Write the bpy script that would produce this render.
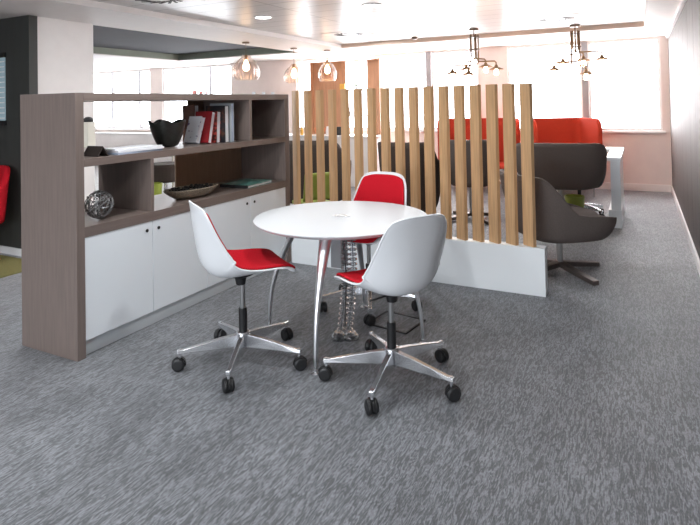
import bpy, bmesh, math, random
from mathutils import Vector, Matrix
random.seed(7)
PI = math.pi
scene = bpy.context.scene
for o in list(bpy.data.objects): bpy.data.objects.remove(o)
C = scene.collection

# ------------------------------------------------------------------ camera
YAW, PITCH, ROLL, CAMH = .4793, .0195, -.0195, 1.45
fw = Vector((-math.sin(YAW)*math.cos(PITCH), math.cos(YAW)*math.cos(PITCH), math.sin(PITCH)))
rt = Vector((math.cos(YAW), math.sin(YAW), 0)); up = rt.cross(fw)
rr = math.cos(ROLL)*rt + math.sin(ROLL)*up; uu = -math.sin(ROLL)*rt + math.cos(ROLL)*up
cam_d = bpy.data.cameras.new('camera'); cam = bpy.data.objects.new('camera', cam_d); C.objects.link(cam)
m3 = Matrix((rr, uu, -fw)).transposed()
cam.matrix_world = Matrix.Translation((0, 0, CAMH)) @ m3.to_4x4()
cam_d.sensor_width = 36; cam_d.lens = 556.5/700*36; cam_d.shift_y = -170.44/700; cam_d.clip_start = .05
scene.camera = cam

# ------------------------------------------------------------------ world, exposure
w = bpy.data.worlds.new('sky'); scene.world = w; w.use_nodes = True
bg = w.node_tree.nodes['Background']; bg.inputs[0].default_value = (.93, .965, 1, 1); bg.inputs[1].default_value = 6.5
scene.view_settings.view_transform = 'Standard'; scene.view_settings.look = 'None'
scene.view_settings.gamma = 1; scene.view_settings.use_curve_mapping = False
scene.view_settings.exposure = 0.75
WIN_L = 9          # daylight in the far windows
DOWN_W = 11.5          # each ceiling downlight

# ------------------------------------------------------------------ materials
MATS = {}
def mat(name, col, rough=.5, metal=0, spec=.5, noise=0, scale=20, stretch=(1,1,1), bump=0, emis=None, estr=0, col2=None, detail=4, lo=.35, hi=.65, coat=0, trans=0, sheen=0):
    if name in MATS: return MATS[name]
    m = bpy.data.materials.new(name); m.use_nodes = True
    nt = m.node_tree; b = nt.nodes['Principled BSDF']; L = nt.links
    b.inputs['Base Color'].default_value = (*col, 1); b.inputs['Roughness'].default_value = rough
    b.inputs['Metallic'].default_value = metal; b.inputs['Specular IOR Level'].default_value = spec
    b.inputs['Coat Weight'].default_value = coat; b.inputs['Transmission Weight'].default_value = trans
    b.inputs['Sheen Weight'].default_value = sheen
    tc = nt.nodes.new('ShaderNodeTexCoord'); mp = nt.nodes.new('ShaderNodeMapping'); mp.inputs['Scale'].default_value = stretch
    nz = nt.nodes.new('ShaderNodeTexNoise'); nz.inputs['Scale'].default_value = scale; nz.inputs['Detail'].default_value = detail
    L.new(tc.outputs['Object'], mp.inputs[0]); L.new(mp.outputs[0], nz.inputs['Vector'])
    rp = nt.nodes.new('ShaderNodeValToRGB'); rp.color_ramp.elements[0].position = lo; rp.color_ramp.elements[1].position = hi
    c2 = col2 if col2 else tuple(max(0, c*(1-noise)) for c in col)
    rp.color_ramp.elements[0].color = (*c2, 1); rp.color_ramp.elements[1].color = (*col, 1)
    L.new(nz.outputs['Fac'], rp.inputs[0])
    if noise or col2: L.new(rp.outputs[0], b.inputs['Base Color'])
    if bump:
        bp = nt.nodes.new('ShaderNodeBump'); bp.inputs['Strength'].default_value = bump; bp.inputs['Distance'].default_value = .004
        L.new(nz.outputs['Fac'], bp.inputs['Height']); L.new(bp.outputs[0], b.inputs['Normal'])
    if emis: b.inputs['Emission Color'].default_value = (*emis, 1); b.inputs['Emission Strength'].default_value = estr
    MATS[name] = m; return m

def carpet_mat():
    m = bpy.data.materials.new('carpet'); m.use_nodes = True
    nt = m.node_tree; b = nt.nodes['Principled BSDF']; L = nt.links; N = nt.nodes.new
    b.inputs['Roughness'].default_value = .62; b.inputs['Specular IOR Level'].default_value = .45
    b.inputs['Sheen Weight'].default_value = .5; b.inputs['Sheen Roughness'].default_value = .35
    tc = N('ShaderNodeTexCoord')
    def noise(sx, sy, sc, det, dist=0):
        mp = N('ShaderNodeMapping'); mp.inputs['Scale'].default_value = (sx, sy, 1)
        n = N('ShaderNodeTexNoise'); n.inputs['Scale'].default_value = sc; n.inputs['Detail'].default_value = det; n.inputs['Distortion'].default_value = dist
        L.new(tc.outputs['Object'], mp.inputs[0]); L.new(mp.outputs[0], n.inputs['Vector']); return n.outputs['Fac']
    def ramp(fac, a, c, ca, cc):
        r = N('ShaderNodeValToRGB'); r.color_ramp.elements[0].position = a; r.color_ramp.elements[1].position = c
        r.color_ramp.elements[0].color = (*ca, 1); r.color_ramp.elements[1].color = (*cc, 1); L.new(fac, r.inputs[0]); return r.outputs[0]
    def mix(t, f, a, c):
        x = N('ShaderNodeMix'); x.data_type = 'RGBA'; x.blend_type = t; x.inputs[0].default_value = f
        L.new(a, x.inputs[6]); L.new(c, x.inputs[7]); return x.outputs[2]
    st = noise(1, .17, 85, 4, 1.6)
    base = ramp(st, .44, .58, (.100, .105, .114), (.236, .247, .268))
    patch = ramp(noise(1, .5, 4.5, 3), .3, .7, (.78, .78, .78), (1.1, 1.1, 1.1))
    c = mix('MULTIPLY', 1, base, patch)
    fine = ramp(noise(1, .5, 150, 2), .3, .7, (.72, .72, .72), (1.2, 1.2, 1.2))
    c = mix('MULTIPLY', 1, c, fine)
    L.new(c, b.inputs['Base Color'])
    bp = N('ShaderNodeBump'); bp.inputs['Strength'].default_value = .5; bp.inputs['Distance'].default_value = .004
    L.new(st, bp.inputs['Height']); L.new(bp.outputs[0], b.inputs['Normal'])
    return m

def tile_mat():
    m = bpy.data.materials.new('ceiling_tiles'); m.use_nodes = True
    nt = m.node_tree; b = nt.nodes['Principled BSDF']; L = nt.links; N = nt.nodes.new
    b.inputs['Roughness'].default_value = .34; b.inputs['Specular IOR Level'].default_value = .35
    tc = N('ShaderNodeTexCoord'); mp = N('ShaderNodeMapping'); mp.inputs['Location'].default_value = (1.983, .12, 0)
    br = N('ShaderNodeTexBrick'); br.offset = 0; br.inputs['Scale'].default_value = 1
    br.inputs['Brick Width'].default_value = 1.25; br.inputs['Row Height'].default_value = .33
    br.inputs['Mortar Size'].default_value = .008; br.inputs['Mortar Smooth'].default_value = .3
    br.inputs['Color1'].default_value = (.66, .64, .63, 1); br.inputs['Color2'].default_value = (.70, .68, .67, 1); br.inputs['Mortar'].default_value = (.36, .35, .34, 1)
    L.new(tc.outputs['Object'], mp.inputs[0]); L.new(mp.outputs[0], br.inputs['Vector']); L.new(br.outputs['Color'], b.inputs['Base Color'])
    bp = N('ShaderNodeBump'); bp.inputs['Strength'].default_value = .4; bp.inputs['Distance'].default_value = .004; bp.invert = True
    L.new(br.outputs['Fac'], bp.inputs['Height']); L.new(bp.outputs[0], b.inputs['Normal'])
    return m

def glass_mat(name, tint=(1,1,1), gloss=.12, rough=.02):
    m = bpy.data.materials.new(name); m.use_nodes = True
    nt = m.node_tree; nt.nodes.clear(); N = nt.nodes.new; L = nt.links
    o = N('ShaderNodeOutputMaterial'); t = N('ShaderNodeBsdfTransparent'); g = N('ShaderNodeBsdfGlossy'); mx = N('ShaderNodeMixShader'); f = N('ShaderNodeLayerWeight')
    t.inputs[0].default_value = (*tint, 1); g.inputs['Roughness'].default_value = rough
    f.inputs[0].default_value = gloss
    L.new(f.outputs['Facing'], mx.inputs[0]); L.new(t.outputs[0], mx.inputs[1]); L.new(g.outputs[0], mx.inputs[2]); L.new(mx.outputs[0], o.inputs[0])
    return m

M = dict(
    carpet=carpet_mat(), tiles=tile_mat(),
    white=mat('white_paint', (.84, .80, .775), .6, noise=.03, scale=8),
    wallpink=mat('warm_white_paint', (.80, .70, .655), .6, noise=.04, scale=6),
    grey=mat('recess_grey_paint', (.11, .115, .125), .85, spec=.15, noise=.05, scale=5),
    green=mat('recess_edge_paint', (.27, .31, .26), .6, noise=.08, scale=5),
    dark=mat('dark_wall_panel', (.040, .041, .038), .55, noise=.15, scale=6, stretch=(3,1,.3)),
    clad=mat('dark_wood_cladding', (.095, .076, .070), .6, noise=.35, scale=9, stretch=(1, 3, .15)),
    taupe=mat('taupe_laminate', (.195, .152, .134), .42, noise=.16, scale=30, stretch=(2, 2, .12)),
    taupe_edge=mat('taupe_laminate_board', (.195, .152, .134), .36, noise=.16, scale=30, stretch=(2, .12, 2)),
    brown_panel=mat('brown_back_panel', (.30, .20, .14), .5, noise=.15, scale=30, stretch=(2, 2, .12)),
    door=mat('white_lacquer', (.82, .865, .90), .28, noise=.015, scale=3),
    screenbox=mat('white_box_lacquer', (.82, .855, .87), .35, noise=.015, scale=3),
    oak=mat('oak_slat', (.62, .385, .20), .4, noise=.30, scale=22, stretch=(3, 3, .12), lo=.3, hi=.7),
    oakdark=mat('orange_wood_veneer', (.60, .32, .19), .45, noise=.2, scale=14, stretch=(3, 3, .2)),
    black=mat('black_plastic', (.012, .012, .013), .45, noise=.2, scale=30),
    matblack=mat('black_stoneware', (.016, .018, .015), .3, noise=.5, scale=60, bump=.5),
    shell=mat('white_shell_plastic', (.80, .82, .84), .25, noise=.015, scale=3),
    red=mat('red_upholstery', (.56, .010, .022), .85, spec=.15, noise=.2, scale=180, bump=.2),
    podred=mat('orange_red_upholstery', (.44, .045, .022), .85, spec=.2, noise=.15, scale=120),
    alu=mat('polished_aluminium', (.74, .75, .77), .26, metal=1, noise=.04, scale=10),
    alu_leg=mat('satin_aluminium', (.80, .81, .83), .34, metal=1, noise=.04, scale=10),
    steel=mat('grey_steel', (.42, .42, .42), .3, metal=1, noise=.06, scale=15),
    table=mat('white_tabletop', (.58, .60, .62), .45, noise=.01, scale=3),
    greymetal=mat('grey_metal_box', (.30, .31, .32), .4, metal=.3, noise=.05, scale=10),
    
    tub=mat('brown_grey_fabric', (.14, .115, .105), .8, spec=.2, noise=.15, scale=150),
    tubdark=mat('dark_brown_fabric', (.068, .052, .045), .8, spec=.2, noise=.15, scale=150),
    lime=mat('lime_plastic', (.30, .36, .06), .4, noise=.1, scale=10),
    brass=mat('aged_brass', (.30, .19, .10), .4, metal=.6, noise=.1, scale=20),
    bronze2=mat('dark_satin_metal', (.16, .135, .125), .35, metal=.8, noise=.1, scale=20),
    bronze=mat('bronze_fitting', (.22, .16, .12), .4, metal=.7, noise=.1, scale=20),
    blind=mat('grey_blind_post', (.30, .29, .30), .5, noise=.05, scale=20),
    frame=mat('white_window_frame', (.80, .80, .80), .4, noise=.02, scale=5),
    bulb=mat('lit_bulb', (1, .8, .55), .4, emis=(1, .72, .42), estr=14),
    lamp=mat('lit_diffuser', (1, 1, 1), .4, emis=(1, .95, .88), estr=9),
    pale=mat('pale_blue_glazing', (.50, .66, .72), .2, noise=.1, scale=3, stretch=(1, 1, 12)),
    olive=mat('olive_rug', (.23, .21, .07), .95, noise=.25, scale=90, bump=.5),
    beech=mat('beech_leg', (.50, .26, .11), .45, noise=.2, scale=20, stretch=(3, 3, .3)),
    paper=mat('white_paper', (.80, .81, .84), .5, noise=.04, scale=20),
    blueish=mat('blue_page_edges', (.40, .47, .60), .5, noise=.1, scale=40),
    bookred=mat('dark_red_cover', (.30, .015, .02), .45, noise=.15, scale=20),
    bookpat=mat('red_patterned_cover', (.36, .05, .04), .45, col2=(.04, .01, .01), scale=45, lo=.45, hi=.55),
    bookblk=mat('black_photo_cover', (.02, .02, .025), .35, col2=(.16, .06, .03), scale=18, lo=.3, hi=.5),
    bookflower=mat('white_cover_purple_flowers', (.74, .75, .79), .4, col2=(.18, .12, .26), scale=26, lo=.33, hi=.40),
    bookgrn=mat('teal_photo_cover', (.08, .27, .24), .3, col2=(.42, .55, .50), scale=14, lo=.38, hi=.5),
    bookbrown=mat('brown_cover', (.15, .07, .05), .5, noise=.2, scale=20),
    weave=mat('dark_woven_rim', (.12, .095, .07), .45, col2=(.32, .26, .19), scale=160, lo=.45, hi=.55, bump=.6),
    darkfill=mat('dark_pebbles', (.02, .019, .018), .35, noise=.4, scale=60),
    wire=mat('grey_wire', (.34, .345, .35), .35, metal=.7, noise=.3, scale=40),
    glint=mat('faceted_silver', (.70, .71, .73), .2, metal=1, noise=.2, scale=60),
    pink=mat('pink_glass_holder', (.75, .30, .27), .2, noise=.1, scale=30),
    orange=mat('orange_ceramic', (.80, .24, .08), .4, noise=.15, scale=20),
    yellow=mat('yellow_box', (.85, .50, .10), .5, noise=.1, scale=20),
    leaf=mat('green_leaves', (.05, .20, .10), .5, noise=.3, scale=30),
    cream=mat('cream_plastic', (.72, .69, .60), .5, noise=.03, scale=10),
    vent=mat('vent_metal', (.70, .69, .68), .35, noise=.03, scale=20),
    ventdark=mat('vent_shadow_gap', (.05, .05, .05), .6, noise=.1, scale=20),

)
M['lidcarpet'] = M['carpet']
M['glass'] = glass_mat('window_glass', (.97, .98, 1), .08)
M['clearpl'] = glass_mat('clear_plastic_link', (.86, .89, .92), .72, .12)
M['lampglass'] = glass_mat('ribbed_lamp_glass', (.99, .88, .82), .38, .2)

# ------------------------------------------------------------------ mesh helpers
def new(): return bmesh.new()
def obj(name, bm, m, parent=None, smooth=False, bevel=0, solid=0, subsurf=0):
    me = bpy.data.meshes.new(name); bmesh.ops.recalc_face_normals(bm, faces=bm.faces) if not solid else None
    bm.to_mesh(me); bm.free(); me.materials.append(m)
    o = bpy.data.objects.new(name, me); C.objects.link(o)
    if smooth:
        for p in me.polygons: p.use_smooth = True
    if solid:
        md = o.modifiers.new('solid', 'SOLIDIFY'); md.thickness = solid; md.offset = 0
    if bevel:
        md = o.modifiers.new('bevel', 'BEVEL'); md.width = bevel; md.segments = 2; md.limit_method = 'ANGLE'
    if subsurf:
        md = o.modifiers.new('sub', 'SUBSURF'); md.levels = subsurf; md.render_levels = subsurf
    if parent: o.parent = parent
    return o
def box(bm, x0, x1, y0, y1, z0, z1, mx=None):
    vs = [bm.verts.new((x, y, z)) for x in (x0, x1) for y in (y0, y1) for z in (z0, z1)]
    if mx is not None:
        for v in vs: v.co = mx @ v.co
    for f in ((0,1,3,2),(4,6,7,5),(0,4,5,1),(2,3,7,6),(0,2,6,4),(1,5,7,3)): bm.faces.new([vs[i] for i in f])
def lathe(bm, prof, n=32, c=(0,0,0), mx=None, close=False):
    rings = []
    for r, z in prof:
        if r < 1e-5: rings.append([bm.verts.new((c[0], c[1], c[2]+z))])
        else: rings.append([bm.verts.new((c[0]+r*math.cos(2*PI*k/n), c[1]+r*math.sin(2*PI*k/n), c[2]+z)) for k in range(n)])
    if mx is not None:
        for R in rings:
            for v in R: v.co = mx @ v.co
    for a, b in zip(rings, rings[1:]):
        for k in range(n):
            j = (k+1) % n
            if len(a) == 1 and len(b) == 1: continue
            if len(a) == 1: bm.faces.new((a[0], b[k], b[j]))
            elif len(b) == 1: bm.faces.new((a[k], b[0], a[j]))
            else: bm.faces.new((a[k], b[k], b[j], a[j]))
def cyl(bm, c, r, z0, z1, n=24): lathe(bm, [(0,z0),(r,z0),(r,z1),(0,z1)], n, (c[0], c[1], 0))
def tube(bm, pts, rad, n=10, flat=None, closed=False):
    pts = [Vector(p) for p in pts]; rings = []; N = len(pts)
    prev = None
    for i, p in enumerate(pts):
        if closed: t = pts[(i+1) % N]-pts[i-1]
        else: t = pts[min(i+1, N-1)]-pts[max(i-1, 0)]
        t.normalize()
        ref = prev if prev is not None else (Vector((0,0,1)) if abs(t.z) < .95 else Vector((1,0,0)))
        a = (ref - t*ref.dot(t)).normalized(); b = t.cross(a); prev = a
        r = rad[i] if isinstance(rad, (list, tuple)) else rad
        ra, rb = r if isinstance(r, tuple) else (r, r)
        rings.append([bm.verts.new(p+a*ra*math.cos(2*PI*k/n)+b*rb*math.sin(2*PI*k/n)) for k in range(n)])
    prs = list(zip(rings, rings[1:])) + ([(rings[-1], rings[0])] if closed else [])
    for A, B in prs:
        for k in range(n):
            j = (k+1) % n; bm.faces.new((A[k], B[k], B[j], A[j]))
    if not closed: bm.faces.new(rings[0]); bm.faces.new(rings[-1])
def bez(p0, p1, p2, p3, n=14):
    p0, p1, p2, p3 = map(Vector, (p0, p1, p2, p3))
    return [(1-t)**3*p0+3*(1-t)**2*t*p1+3*(1-t)*t*t*p2+t**3*p3 for t in [i/n for i in range(n+1)]]
def grid(bm, f, nu, nv):
    V = [[bm.verts.new(f(i/nu, j/nv)) for j in range(nv+1)] for i in range(nu+1)]
    for i in range(nu):
        for j in range(nv): bm.faces.new((V[i][j], V[i+1][j], V[i+1][j+1], V[i][j+1]))
    bmesh.ops.remove_doubles(bm, verts=bm.verts, dist=1e-5)
def thing(name, label, cat, loc=(0,0,0), rz=0, group=None):
    o = bpy.data.objects.new(name, None); C.objects.link(o); o.location = loc; o.rotation_euler = (0,0,rz); o.empty_display_size = .1
    return tag(o, label, cat, group)
def tag(o, label, cat, group=None):
    o['label'] = label; o['category'] = cat
    if group: o['group'] = group
    return o
def struct(name, bm, m, **k):
    o = obj(name, bm, m, **k); o['kind'] = 'structure'; return o
def kids(o): return [c for c in bpy.data.objects if c.parent is o]
def dup(o, parent=None):
    c = o.copy(); C.objects.link(c)
    if parent: c.parent = parent
    for ch in kids(o): dup(ch, c)
    return c
def place(o, loc, rz, label):
    o.location = loc; o.rotation_euler = (0,0,rz); o['label'] = label; return o
def one(fn, *a):
    bm = new(); fn(bm, *a); return bm

# ------------------------------------------------------------------ room shell
XL, XR, YB, YF = -13.4, .41, -4.2, 9.74
ZS, ZT, ZR, TOP = 2.38, 2.44, 2.51, 2.75
struct('floor', one(box, XL, XR, YB, YF, -.1, 0), M['carpet'])
bm = new()     # plasterboard soffit around the tiled field and the recess
for a in ((.08, XR, YB, YF), (-4.45, .08, 8.3, YF), (-5.42, -4.45, YB, YF), (-8.38, -5.42, 8.5, YF), (-8.38, -5.42, YB, 4.0), (XL, -8.38, YB, YF)):
    box(bm, *a, ZS, TOP)
struct('ceiling', bm, M['white'])
struct('ceiling_tiles', one(box, -4.45, .08, YB, 8.3, ZT, TOP), M['tiles'])
struct('ceiling_recess', one(box, -8.38, -5.42, 4.0, 8.5, ZR, TOP), M['grey'])
bm = new()
box(bm, -8.38, -8.355, 4.0, 8.5, 2.395, ZR); box(bm, -8.38, -5.42, 8.475, 8.5, 2.395, ZR); box(bm, -5.445, -5.42, 4.0, 8.475, 2.395, ZR)
struct('trim_1', bm, M['green'])
struct('trim_2', one(box, -4.45, .08, 8.28, 8.3, 2.385, ZT), mat('cove_lip_paint', (.74, .58, .47), .6, noise=.04, scale=5))

# far wall with its windows (sill .93)
WZ0, WZ1 = .93, 2.36
wins = [(-13.2, -10.53, (-11.9, -10.93)), (-10.12, -8.02, (-8.66,)), (-6.32, -4.5, ()), (-4.45, -3.46, ()), (-3.37, -2.50, ()), (-2.0, -.82, ()), (-.72, .30, ())]
bm = new(); x = XL
for a, b, _ in wins:
    box(bm, x, a, YF, YF+.25, 0, TOP); x = b
box(bm, x, XR, YF, YF+.25, 0, TOP)
box(bm, XL, XR, YF+.001, YF+.25, 0, WZ0); box(bm, XL, XR, YF+.001, YF+.25, WZ1, TOP)
struct('wall_far', bm, M['wallpink'])
for i, (a, b, mull) in enumerate(wins):
    bm = new(); t = .035; y0, y1 = YF+.03, YF+.10
    box(bm, a, a+t, y0, y1, WZ0, WZ1); box(bm, b-t, b, y0, y1, WZ0, WZ1); box(bm, a+t, b-t, y0, y1, WZ0, WZ0+t); box(bm, a+t, b-t, y0, y1, WZ1-t, WZ1)
    fr = struct('window_%d' % (i+1), bm, M['frame'])
    obj('pane', one(box, a+t, b-t, YF+.06, YF+.068, WZ0+t, WZ1-t), M['glass'], fr)
    for x in mull: obj('mullion', one(box, x-.022, x+.022, y0+.002, y1-.002, WZ0+t, WZ1-t), M['blind'] if x < -8 else M['frame'], fr)
    obj('window_sill', one(box, a-.04, b+.04, YF-.05, YF+.03, WZ0-.035, WZ0), M['frame'], fr, bevel=.004)
for i, (a, b) in enumerate(((-.815, -.725), (-3.46, -3.37))):
    struct('trim_%d' % (i+3), one(box, a, b, YF-.04, YF-.001, WZ0, 2.36), M['blind'])
# daylight portals are real window light: an area lamp stands just outside each opening
for i, (a, b, _) in enumerate(wins):
    ld = bpy.data.lights.new('window_daylight', 'AREA'); ld.shape = 'RECTANGLE'; ld.size = b-a; ld.size_y = WZ1-WZ0
    ld.energy = WIN_L*PI*(b-a)*(WZ1-WZ0)/2*(.45 if b < -7 else 1); ld.color = (1, .885, .80)
    lo = bpy.data.objects.new('window_daylight', ld); C.objects.link(lo); lo.location = ((a+b)/2, YF+.30, (WZ0+WZ1)/2); lo.rotation_euler = (-PI/2, 0, 0)


struct('wall_right', one(box, XR, XR+.2, YB, YF, 0, TOP), M['clad'])

bm = new()
for y in [YB+.6*k for k in range(24)]: box(bm, XR-.003, XR+.01, y, y+.594, .101, 2.33)
struct('wall_right_cladding', bm, M['clad'])
struct('baseboard_right', one(box, XR-.018, XR-.001, YB, YF, 0, .10), M['frame'], bevel=.003)
struct('trim_5', one(box, XR-.03, XR-.001, YB, YF, 2.335, 2.379), M['frame'])
struct('baseboard_far', one(box, XL, XR-.02, YF-.018, YF-.001, 0, .11), M['white'], bevel=.003)
# side away at the left, and the glazed wall behind the camera
bm = new()
box(bm, XL-.2, XL, YB, 4.2, 0, TOP); box(bm, XL-.2, XL, 7.8, YF, 0, TOP); box(bm, XL-.2, XL, 4.2, 5.8, 0, .9); box(bm, XL-.2, XL, 4.2, 5.8, 2.35, TOP); box(bm, XL-.2, XL, 5.8, 7.8, 0, TOP)
struct('wall_left', bm, M['white'])
bm = new()
box(bm, XL, XR, YB-.2, YB, 0, .25); box(bm, XL, XR, YB-.2, YB, 2.38, TOP)
box(bm, XL, -4.0, YB-.2, YB, .25, 2.38); box(bm, -2.0, -1.85, YB-.2, YB, .25, 2.38); box(bm, XR-.15, XR, YB-.2, YB, .25, 2.38)
struct('wall_back', bm, M['white'])
for i, x in enumerate((-4.0, -1.85)):
    x1 = (-2.0, XR-.15)[i]
    bm = new(); box(bm, x, x1, YB-.12, YB-.06, .25, .31); box(bm, x, x1, YB-.12, YB-.06, 2.32, 2.38); box(bm, x, x+.05, YB-.12, YB-.06, .31, 2.32); box(bm, x1-.05, x1, YB-.12, YB-.06, .31, 2.32)
    fr = struct('window_%d' % (i+10), bm, M['frame']); obj('pane', one(box, x+.05, x1-.05, YB-.09, YB-.085, .31, 2.32), M['glass'], fr)
    ld = bpy.data.lights.new('window_portal', 'AREA'); ld.shape = 'RECTANGLE'; ld.size = x1-x; ld.size_y = 2.1; ld.cycles.is_portal = True
    lo = bpy.data.objects.new('window_portal', ld); C.objects.link(lo); lo.location = ((x+x1)/2, YB-.13, 1.3); lo.rotation_euler = (PI/2, 0, 0)

# white column and the dark partition at the left
struct('wall_column', one(box, -6.6, -5.335, 3.49, 4.14, 0, 2.379), M['white'])
struct('wall_partition', one(box, XL, -5.32, 3.40, 3.488, 0, 2.379), M['dark'])
struct('baseboard_partition', one(box, XL, -5.32, 3.385, 3.399, 0, .07), M['frame'])
bm = new()
box(bm, -6.6, -5.69, 3.375, 3.399, 1.98, 2.03); box(bm, -6.6, -5.69, 3.375, 3.399, 1.29, 1.34); box(bm, -6.6, -6.56, 3.375, 3.399, 1.34, 1.98)
fr = struct('window_20', bm, M['black'])
obj('pane', one(box, -6.56, -5.70, 3.388, 3.396, 1.34, 1.98), M['pale'], fr)
bm = new()
for k in range(12): box(bm, -6.56, -5.70, 3.378, 3.386, 1.36+.052*k, 1.37+.052*k)
obj('blind_slats', bm, M['frame'], fr)

# ------------------------------------------------------------------ bookcase unit (front plane x=-2.888)
FX, BX = -2.888, -3.405
uc = thing('storage_unit', 'long taupe room divider with open shelves above white cupboard doors', 'cabinet', ((FX+BX)/2, 3.2, 0))
def U(name, m, *b, **k):
    bm = new(); cx, cy = uc.location.x, uc.location.y
    box(bm, b[0]-cx, b[1]-cx, b[2]-cy, b[3]-cy, b[4], b[5]); return obj(name, bm, m, k.pop('parent', uc), bevel=k.pop('bevel', .0015), **k)
E1, E2, E3, E4 = 2.117, 2.172, 4.250, 4.318
U('end_panel', M['taupe'], BX, FX, E1, E2, 0, 1.54); U('end_panel', M['taupe'], BX, FX, E3, E4, 0, 1.54)
U('top_board', M['taupe_edge'], BX, FX, E2, E3, 1.492, 1.5395)
U('shelf', M['taupe_edge'], BX, FX, E2, E3, 1.105, 1.151)
U('counter', M['taupe_edge'], BX, FX, E2, E3, .694, .754)
U('divider', M['taupe'], BX+.001, FX-.002, 2.672, 2.699, .754, 1.105)
U('divider', M['taupe'], BX+.013, FX-.002, 3.735, 3.767, 1.151, 1.492)
U('back_panel', M['brown_panel'], BX, BX+.012, 3.40, E3, .754, 1.105)
U('back_panel', M['brown_panel'], BX, BX+.012, 3.55, E3, 1.151, 1.492)
U('carcass', M['door'], BX, FX-.024, E2, E3, .09, .694)
U('plinth', mat('grey_plinth', (.60, .64, .66), .4, noise=.02, scale=5), BX+.02, FX-.035, E2, E3, 0, .09)
ed = [E2, 2.683, 3.203, 3.733, E3]
for k in range(4):
    d = U('door', M['door'], FX-.022, FX-.004, ed[k]+.002, ed[k+1]-.002, .096, .692)
    ky = ed[k+1]-.048 if k % 2 == 0 else ed[k]+.052
    bm = new(); lathe(bm, [(0,0),(.011,0),(.011,.004),(0,.004)], 20, mx=Matrix.Translation((FX-.004-uc.location.x, ky-3.2, .637)) @ Matrix.Rotation(PI/2, 4, 'Y'))
    obj('finger_hole', bm, M['black'], d)

# ------------------------------------------------------------------ slatted screen
sc = thing('slatted_screen', 'room divider of oak slats standing in a long white base box', 'screen', (-1.75, 4.337, 0))
bm = new(); box(bm, -2.86+1.75, -.645+1.75, -.051, .051, 0, .352); obj('base_box', bm, M['screenbox'], sc, bevel=.002)
slx0, sldx, slrot = -2.822, .1290, math.radians(-33)
slat_me = None
for k in range(17):
    if slat_me is None:
        bm = new(); box(bm, -.0495, .0495, -.0165, .0165, .3525, 1.572); o = obj('slat', bm, M['oak'], sc, bevel=.002); slat_me = o
    else: o = slat_me.copy(); C.objects.link(o); o.parent = sc
    o.location = (slx0+sldx*k+1.75, -.003, 0); o.rotation_euler = (0, 0, slrot)

# ------------------------------------------------------------------ shell chairs
def sgn(a): return 1 if a >= 0 else -1
PROF = [(.240,.428),(.236,.442),(.205,.452),(.135,.448),(.05,.436),(-.03,.425),(-.105,.423),(-.170,.440),(-.214,.485),(-.236,.545),(-.248,.61),(-.258,.68),(-.267,.76),(-.275,.838)]
WID = [.200,.204,.212,.222,.228,.232,.236,.238,.237,.232,.223,.211,.197,.178]
CUR = [.0,.004,.014,.028,.045,.068,.095,.118,.124,.112,.090,.065,.040,.018]
def sample(arr, u):
    t = u*(len(arr)-1); i = min(int(t), len(arr)-2); f = t-i
    g = lambda k: arr[max(0, min(len(arr)-1, k))]
    def cr(a, b, c, d): return .5*((2*b)+(-a+c)*f+(2*a-5*b+4*c-d)*f*f+(-a+3*b-3*c+d)*f**3)
    if isinstance(arr[0], tuple): return tuple(cr(*[g(i+k)[q] for k in (-1,0,1,2)]) for q in range(2))
    return cr(g(i-1), g(i), g(i+1), g(i+2))
def shell_pt(u, v, off=0, inset=0):
    # u 0..1 from front lip to the top, v 0..1 across; corners are rounded by pulling the ends in
    s = 2*v-1
    e = inset+(1-2*inset)*u
    dl = .09 if e < .5 else .055
    ue = .5+(e-.5)*(1-dl*abs(s)**3.2)
    x, z = sample(PROF, ue); W = sample(WID, ue)-(.012 if inset else 0)
    a = abs(2*e-1); W *= .86+.14*max(0, 1-a**10)**.5
    x2, z2 = sample(PROF, min(1, ue+.02)); x1, z1 = sample(PROF, max(0, ue-.02))
    tx, tz = x2-x1, z2-z1; l = math.hypot(tx, tz); nx, nz = tz/l, -tx/l      # normal towards the sitter
    d = sample(CUR, ue)*abs(s)**2.4+off
    return Vector((x+nx*d, W*s, z+nz*d))
def make_chair(up):
    t = thing('swivel_chair', '', 'chair', group=None)
    bm = new()
    grid(bm, lambda u, v: shell_pt(u, v), 44, 24)
    sh = obj('shell', bm, M['shell'], t, smooth=True, solid=.008, subsurf=1); sh.location.z = up
    # rolled lip of the shell
    bm = new(); n = 24
    rim = [shell_pt(1, v/n) for v in range(n+1)] + [shell_pt(1-u/44, 1) for u in range(1, 44)] + [shell_pt(0, 1-v/n) for v in range(n+1)] + [shell_pt(u/44, 0) for u in range(1, 44)]
    tube(bm, rim, .0055, 8, closed=True); obj('rim', bm, M['shell'], t, smooth=True).location.z = up
    bm = new()
    grid(bm, lambda u, v: shell_pt(u, v, .012, .018), 44, 24)
    obj('seat_pad', bm, M['red'], t, smooth=True, solid=.014, subsurf=1).location.z = up
    bm = new(); lathe(bm, [(0,.355),(.026,.355),(.034,.395),(.075,.412),(.080,.420),(0,.420)], 28, (-.01,0,up)); obj('seat_plate', bm, M['black'], t, bevel=.002)
    bm = new(); tube(bm, [(-.02,.02,.395+up), (-.03,.10,.395+up), (-.03,.15,.392+up)], .005, 8); obj('height_lever', bm, M['black'], t, smooth=True)
    bm = new(); cyl(bm, (0, 0), .0145, .27, .372+up); obj('stem', bm, M['steel'], t)
    bm = new(); cyl(bm, (0, 0), .024, .150, .300); obj('gas_column', bm, M['black'], t, bevel=.003)
    bm = new(); lathe(bm, [(0,.075),(.022,.075),(.030,.09),(.040,.165),(.034,.172),(0,.172)]); obj('hub', bm, M['alu'], t, smooth=True, bevel=.002)
    return t
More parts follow.
